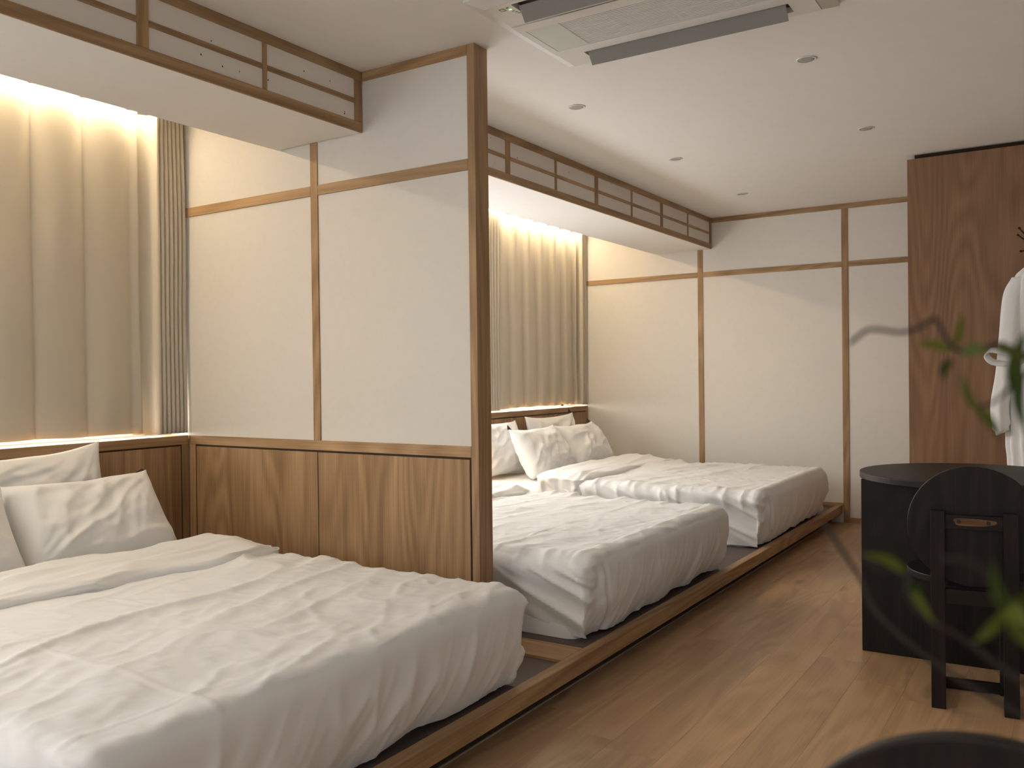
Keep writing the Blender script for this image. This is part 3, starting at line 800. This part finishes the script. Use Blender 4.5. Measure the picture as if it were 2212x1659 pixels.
# ------------------------------------------------------------------ ceiling downlights
LENS = plain('lens_recess_shade', (0.40, 0.375, 0.355), 0.5)  # grey tone stands in for the shaded recess of each downlight
for lab, x, y in (('small recessed ceiling downlight nearest the oak post', -2.088, 3.888),
                  ('second ceiling downlight along the row beside the far beam', -2.087, 5.176),
                  ('tiny ceiling downlight closest to the far wall', -2.085, 6.466),
                  ('ceiling downlight beside the air conditioner over the aisle', -0.960, 3.866),
                  ('ceiling downlight in front of the oak closet', -0.959, 5.146)):
    t = thing('downlight', lab, 'downlight', (x, y, ZC), group='recessed ceiling downlights')
    lathe('trim_ring', [(0.043, 0.0), (0.043, -0.0025), (0.040, -0.004), (0.035, -0.004), (0.0335, -0.002), (0.0335, 0.0)], PLASTIC, t)
    lathe('lens', [(0.0336, -0.0005), (0.0336, -0.0025), (0.02, -0.0018), (0.002, -0.0015)], LENS, t)

# ------------------------------------------------------------------ oak closet
cl = thing('closet', 'tall oak veneer closet reaching nearly to the ceiling', 'closet', (0.2, 5.93, 0))
box('side_panel', (-0.868, X1 - 0.002), (5.925, 5.945), (0.001, ZC - 0.030), VENEER, cl, bevel=0.001)
box('body', (-0.868, X1 - 0.002), (5.946, YF - 0.012), (0.001, ZC - 0.030), VENEER, cl, bevel=0.001)
box('shadow_gap', (-0.830, X1 - 0.002), (5.960, YF - 0.012), (ZC - 0.030, ZC - 0.001), SHADOW, cl, bevel=0)

# bathrobe on its hook
hk = thing('coat_hook', 'black branching wall hook above the white bathrobe', 'hook', (-0.17, 5.925, 1.94))
lathe_o = disc('plate', 0.03, 0.008, BLACK, hk, (0.02, -0.004, 0.0), axis='y', n=28, bevel=0.001)
for ex, ez_ in ((-0.105, 0.085), (-0.112, 0.045), (-0.075, 0.005), (-0.098, -0.050), (0.10, 0.07), (0.11, 0.0)):
    pts = spline([(0.02, -0.008, 0.0), (0.02 + ex * 0.4, -0.03, ez_ * 0.2 - 0.015), (0.02 + ex * 0.8, -0.045, ez_ * 0.65 - 0.012), (ex + 0.01, -0.05, ez_)], 5)
    pr = tube('prong', pts, 0.0042, BLACK, hk, n=7)
    s_ = 0.0085
    e_ = Vector(pts[-1])
    raw('knob', [e_ + Vector(d) * s_ for d in ((1, 0, 0), (-1, 0, 0), (0, 1, 0), (0, -1, 0), (0, 0, 1), (0, 0, -1))], [(0, 2, 4), (2, 1, 4), (1, 3, 4), (3, 0, 4), (2, 0, 5), (1, 2, 5), (3, 1, 5), (0, 3, 5)], BLACK, pr, (0, 0, 0), False)

rb = thing('bathrobe', 'white waffle cotton bathrobe with tied belt hanging on the oak closet', 'bathrobe', (-0.13, 5.86, 0.62))
def robe_body():
    zz = [0.62, 0.70, 0.76, 0.84, 0.95, 1.05, 1.13, 1.20, 1.26, 1.32, 1.40, 1.52, 1.62, 1.70, 1.76, 1.80, 1.835]
    aw = [0.195, 0.198, 0.205, 0.205, 0.205, 0.205, 0.198, 0.180, 0.162, 0.172, 0.182, 0.190, 0.188, 0.175, 0.145, 0.100, 0.040]
    bw = [0.050, 0.052, 0.054, 0.055, 0.055, 0.055, 0.053, 0.050, 0.046, 0.050, 0.055, 0.057, 0.057, 0.054, 0.048, 0.040, 0.020]
    n, nz = 120, 110
    Z = np.linspace(zz[0], zz[-1], nz); A = np.interp(Z, zz, aw); B = np.interp(Z, zz, bw)
    th = np.linspace(0, 2 * np.pi, n, endpoint=False); V = []
    for k in range(nz):
        fold = 0.010 * (ridge(th * 3.1 + 4, np.full(n, Z[k] * 0.9), 91, 2.0) - 0.3) + 0.006 * np.sin(th * 17 + Z[k] * 1.2) * (1.0 if Z[k] < 1.24 else 0.35)
        x = (A[k] + fold) * np.cos(th); y = (B[k] + fold) * np.sin(th)
        V.append(np.stack([x, y, np.full(n, Z[k] - 0.62)], 1))
    F = []
    for k in range(nz - 1):
        for i in range(n):
            j = (i + 1) % n; F.append((k * n + i, k * n + j, (k + 1) * n + j, (k + 1) * n + i))
    F.append(tuple(range(n))[::-1]); F.append(tuple(range((nz - 1) * n, nz * n)))
    raw('robe_body', np.concatenate(V), F, ROBE, rb, (0, 0, 0), True)
robe_body()
def sleeve(sg):
    c = [(sg * 0.125, 0.0, 1.12), (sg * 0.165, -0.022, 1.02), (sg * 0.185, -0.035, 0.80), (sg * 0.205, -0.040, 0.58), (sg * 0.232, -0.040, 0.42), (sg * 0.236, -0.038, 0.33), (sg * 0.222, -0.036, 0.22)]
    pts = spline(c, 6); n = len(pts); vs, fs = [], []; m_ = 26
    for i, p in enumerate(pts):
        t = i / (n - 1); a = 0.050 + 0.006 * math.sin(t * 5); b_ = 0.030
        for k in range(m_):
            q = 2 * math.pi * k / m_; w = 1 + 0.13 * math.sin(q * 5 + t * 4) * t
            vs.append((p.x + a * w * math.cos(q) * (1 - 0.25 * (t > 0.97)), p.y + b_ * w * math.sin(q), p.z + 0.018 * math.cos(q) * t))
    for i in range(n - 1):
        for k in range(m_):
            k2 = (k + 1) % m_; fs.append((i * m_ + k, i * m_ + k2, (i + 1) * m_ + k2, (i + 1) * m_ + k))
    fs.append(tuple(range(m_))[::-1]); fs.append(tuple(range((n - 1) * m_, n * m_)))
    raw('sleeve', vs, fs, ROBE, rb, (0, 0, 0), True)
sleeve(-1); sleeve(1)
def ribbon(name, pts, wdir, half, parent):
    P = spline(pts, 6); W_ = Vector(wdir).normalized(); vs, fs = [], []
    for i, p in enumerate(P):
        t = (P[min(i + 1, len(P) - 1)] - P[max(i - 1, 0)]).normalized(); nn = t.cross(W_).normalized() * 0.004
        vs += [p + W_ * half + nn, p - W_ * half + nn, p - W_ * half - nn, p + W_ * half - nn]
    for i in range(len(P) - 1):
        for k in range(4):
            k2 = (k + 1) % 4; fs.append((i * 4 + k, i * 4 + k2, i * 4 + 4 + k2, i * 4 + 4 + k))
    fs += [(3, 2, 1, 0), tuple(len(P) * 4 - 4 + k for k in range(4))]
    return raw(name, vs, fs, ROBE, parent, (0, 0, 0), True)
bz = 0.645
ring_ = [((0.170) * math.cos(a), 0.058 * math.sin(a), bz) for a in np.linspace(0, 2 * math.pi, 25)]
ribbon('belt', ring_, (0, 0, 1), 0.026, rb)
ribbon('belt_loop', [(-0.11, -0.060, bz - 0.005), (-0.19, -0.085, bz + 0.035), (-0.275, -0.09, bz + 0.055), (-0.300, -0.085, bz + 0.025), (-0.265, -0.08, bz - 0.015), (-0.19, -0.075, bz - 0.025), (-0.11, -0.062, bz - 0.012)], (0.45, 0.6, 0.65), 0.020, rb)
ribbon('belt_end', [(-0.10, -0.064, bz), (-0.115, -0.078, bz - 0.10), (-0.095, -0.080, bz - 0.26), (-0.10, -0.078, bz - 0.40)], (1, 0.1, 0), 0.020, rb)
ribbon('collar', [(-0.02, -0.064, 0.66), (-0.055, -0.068, 0.82), (-0.075, -0.066, 1.00), (-0.060, -0.055, 1.14), (-0.02, -0.03, 1.20)], (1, -0.1, 0), 0.026, rb)

# ------------------------------------------------------------------ round dark table
tb = thing('round_table', 'dark stained pine round table on a broad panel base', 'table', (-0.378, 4.158, 0))
disc('tabletop', 0.430, 0.028, DARK['x'], tb, (0, 0, 0.756), n=128, bevel=0.004)
box('base_panel', (-0.4, 0.4), (-0.168, -0.140), (0.001, 0.741), DARK['z'], tb, bevel=0.002, local=True)
box('base_panel', (-0.014, 0.014), (-0.139, 0.36), (0.001, 0.741), DARK['z'], tb, bevel=0.002, local=True)

# ------------------------------------------------------------------ round-backed chairs
def chair(label, loc, rz, group):
    t = thing('dining_chair', label, 'chair', loc, group, rz)
    D = DARK
    hx = 0.114
    for sx_ in (-1, 1):
        box('rear_leg', (sx_ * hx - 0.0235, sx_ * hx + 0.0235), (-0.018, 0.018), (0.0, 0.705), D['z'], t, bevel=0.002, local=True)
    for sx_ in (-1, 1):
        box('front_leg', (sx_ * hx - 0.0235, sx_ * hx + 0.0235), (0.205, 0.241), (0.0, 0.424), D['z'], t, bevel=0.002, local=True)
        box('side_stretcher', (sx_ * hx - 0.011, sx_ * hx + 0.011), (0.018, 0.205), (0.004, 0.040), D['y'], t, bevel=0.001, local=True)
        box('seat_bearer', (sx_ * hx - 0.011, sx_ * hx + 0.011), (0.018, 0.205), (0.385, 0.424), D['y'], t, bevel=0.001, local=True)
    box('low_stretcher', (-hx + 0.0235, hx - 0.0235), (0.212, 0.234), (0.004, 0.040), D['x'], t, bevel=0.001, local=True)
    box('seat_rail', (-hx + 0.0235, hx - 0.0235), (-0.012, 0.012), (0.376, 0.428), D['x'], t, bevel=0.001, local=True)
    br = box('back_rail', (-hx + 0.0235, hx - 0.0235), (-0.010, 0.0175), (0.642, 0.692), D['x'], t, bevel=0.001, local=True)
    # worn bare-wood patch with two screw holes
    n = 36; vs = [(0, 0, 0)]; fs = []
    for k in range(n):
        a = 2 * math.pi * k / n; r_ = 1 + 0.10 * math.sin(3 * a + 1)
        vs.append((0.066 * r_ * math.copysign(abs(math.cos(a)) ** 0.6, math.cos(a)), 0.0, 0.013 * r_ * math.copysign(abs(math.sin(a)) ** 0.8, math.sin(a))))
    for k in range(n): fs.append((0, 1 + k, 1 + (k + 1) % n))
    pch = raw('bare_patch', vs, fs, RAW, br, (0.0, -0.0144, 0.002), False)
    for hx_ in (-0.046, 0.046):
        disc('screw_hole', 0.007, 0.0012, TAG, br, (hx_, -0.0147, 0.002), axis='y', n=16, bevel=0)
    disc('backrest', 0.214, 0.022, D['z'], t, (0, 0.0295, 0.648), axis='y', n=120, bevel=0.003)
    disc('seat', 0.223, 0.025, D['x'], t, (0, 0.266, 0.4375), n=120, bevel=0.003)
    return t
chair('dark round-backed wooden chair pushed up to the round table', (-0.302, 3.466, 0), 0.12, 'round-backed dark chairs')
chair('blurred dark chair in the foreground showing only its rounded top', (-0.062, 0.945, 0), math.pi, 'round-backed dark chairs')

# ------------------------------------------------------------------ willow plant reaching into the foreground
PL_ = Vector((0.36, 0.74, 0.0))
wp = thing('willow_plant', 'twisted green willow twigs reaching into the foreground, out of focus', 'plant', PL_)
lathe('pot', [(0.10, 0.0), (0.13, 0.02), (0.16, 0.30), (0.15, 0.46), (0.135, 0.46), (0.125, 0.43), (0.02, 0.425)], POT, wp)
stems = [
 ([(-0.1122, 0.546, 1.2172), (-0.1041, 0.5513, 1.2245), (-0.0971, 0.5557, 1.2252), (-0.0868, 0.5623, 1.2234), (-0.0787, 0.5676, 1.2255), (-0.0717, 0.5721, 1.2303), (-0.0689, 0.5738, 1.2309), (-0.066, 0.5757, 1.224), (-0.0614, 0.5785, 1.2148), (-0.0568, 0.5814, 1.2123), (-0.0464, 0.5881, 1.2135), (-0.036, 0.5948, 1.2153), (-0.0252, 0.6017, 1.2083), (-0.0049, 0.6146, 1.1998), (0.12, 0.66, 1.10), (0.28, 0.71, 0.80), (0.35, 0.735, 0.42)], 0.0013, 0.004),
 ([(-0.047, 0.5636, 1.1793), (-0.0381, 0.5694, 1.1828), (-0.0243, 0.5784, 1.1961), (-0.0047, 0.591, 1.2024), (0.10, 0.66, 1.13), (0.26, 0.72, 0.82), (0.352, 0.745, 0.42)], 0.0010, 0.004),
 ([(-0.1327, 0.5673, 1.1058), (-0.125, 0.5722, 1.0918), (-0.1131, 0.5795, 1.0696), (-0.1037, 0.5853, 1.0474), (-0.06, 0.60, 1.01), (0.10, 0.66, 0.90), (0.30, 0.72, 0.62), (0.36, 0.74, 0.42)], 0.0014, 0.004),
 ([(-0.0943, 0.485, 1.1045), (-0.0866, 0.4899, 1.0971), (-0.0744, 0.4977, 1.095), (-0.074, 0.4978, 1.0843), (-0.0694, 0.5007, 1.0733), (-0.0602, 0.5065, 1.0666), (-0.03, 0.53, 1.04), (0.12, 0.62, 0.90), (0.30, 0.71, 0.60), (0.365, 0.73, 0.42)], 0.0011, 0.004),
 ([(-0.0529, 0.4641, 1.1103), (-0.0418, 0.4712, 1.1082), (-0.0334, 0.4765, 1.0988), (-0.026, 0.4811, 1.0849), (-0.021, 0.4843, 1.0871), (-0.0045, 0.4949, 1.0913), (0.12, 0.58, 1.05), (0.30, 0.69, 0.76), (0.37, 0.742, 0.42)], 0.0012, 0.004)]
for pts, r0, r1 in stems:
    P = spline([Vector(p) - PL_ for p in pts], 5)
    rad = [r0 + (r1 - r0) * max(0, (i / (len(P) - 1) - 0.6) / 0.4) for i in range(len(P))]
    tube('twig', P, rad, TWIG, wp, n=7)
leaves = [
 ((-0.0598, 0.5795, 1.2143), (-0.0545, 0.5713, 1.2330), 0.0031), ((-0.0614, 0.5785, 1.2124), (-0.0775, 0.5573, 1.2166), 0.0027), ((-0.0557, 0.5702, 1.2099), (-0.0400, 0.5676, 1.2112), 0.0037), ((-0.0612, 0.5786, 1.2074), (-0.0640, 0.565, 1.1945), 0.0025),
 ((-0.047, 0.5636, 1.178), (-0.0534, 0.5479, 1.1995), 0.0031), ((-0.0461, 0.5523, 1.1797), (-0.0335, 0.5484, 1.1620), 0.0043), ((-0.0379, 0.5698, 1.214), (-0.0225, 0.567, 1.2065), 0.0033), ((-0.0259, 0.5772, 1.1816), (-0.0225, 0.5671, 1.2230), 0.0044), ((-0.0250, 0.5772, 1.2000), (-0.0225, 0.5671, 1.1640), 0.0037),
 ((-0.0744, 0.4977, 1.094), (-0.0925, 0.4748, 1.1068), 0.0023), ((-0.074, 0.4978, 1.0843), (-0.0655, 0.4913, 1.0896), 0.0027), ((-0.0740, 0.4982, 1.0900), (-0.0610, 0.493, 1.0706), 0.0023),
 ((-0.026, 0.4811, 1.0860), (-0.0325, 0.4658, 1.1115), 0.0038), ((-0.027, 0.4805, 1.0849), (-0.0405, 0.4605, 1.0732), 0.0044), ((-0.026, 0.4811, 1.0849), (-0.0150, 0.4762, 1.1015), 0.0046), ((-0.0251, 0.4817, 1.0827), (-0.0170, 0.4741, 1.0690), 0.0044), ((-0.0290, 0.4800, 1.0900), (-0.0180, 0.4750, 1.0800), 0.0048)]
random.seed(3)
for a, b_, wd in leaves:
    A, B_ = Vector(a), Vector(b_); ax = B_ - A; ln = ax.length; t = ax.normalized()
    side = t.cross(-fw).normalized(); nrm = side.cross(t).normalized(); tw = random.uniform(-0.5, 0.5)
    side = (side * math.cos(tw) + nrm * math.sin(tw)); nrm = side.cross(t)
    vs, fs = [], []; n = 12; bend = random.uniform(-0.16, 0.16) * ln
    for sgn in (1, -1):
        for i in range(n + 1):
            u = i / n; w = wd * (math.sin(math.pi * (u ** 0.75)) ** 0.8 + 0.03)
            c = t * ln * u + side * bend * math.sin(math.pi * u)
            vs += [c + side * w + nrm * (0.15 * w + sgn * 0.0001), c + nrm * (-0.15 * w + sgn * 0.00015), c - side * w + nrm * (0.15 * w + sgn * 0.0001)]
    m_ = (n + 1) * 3
    for i in range(n):
        for k in (0, 1):
            p_, q_ = i * 3 + k, i * 3 + k + 1
            fs.append((p_, q_, q_ + 3, p_ + 3)); fs.append((m_ + p_ + 3, m_ + q_ + 3, m_ + q_, m_ + p_))
    raw('leaf', vs, fs, LEAF, wp, A - PL_, True)
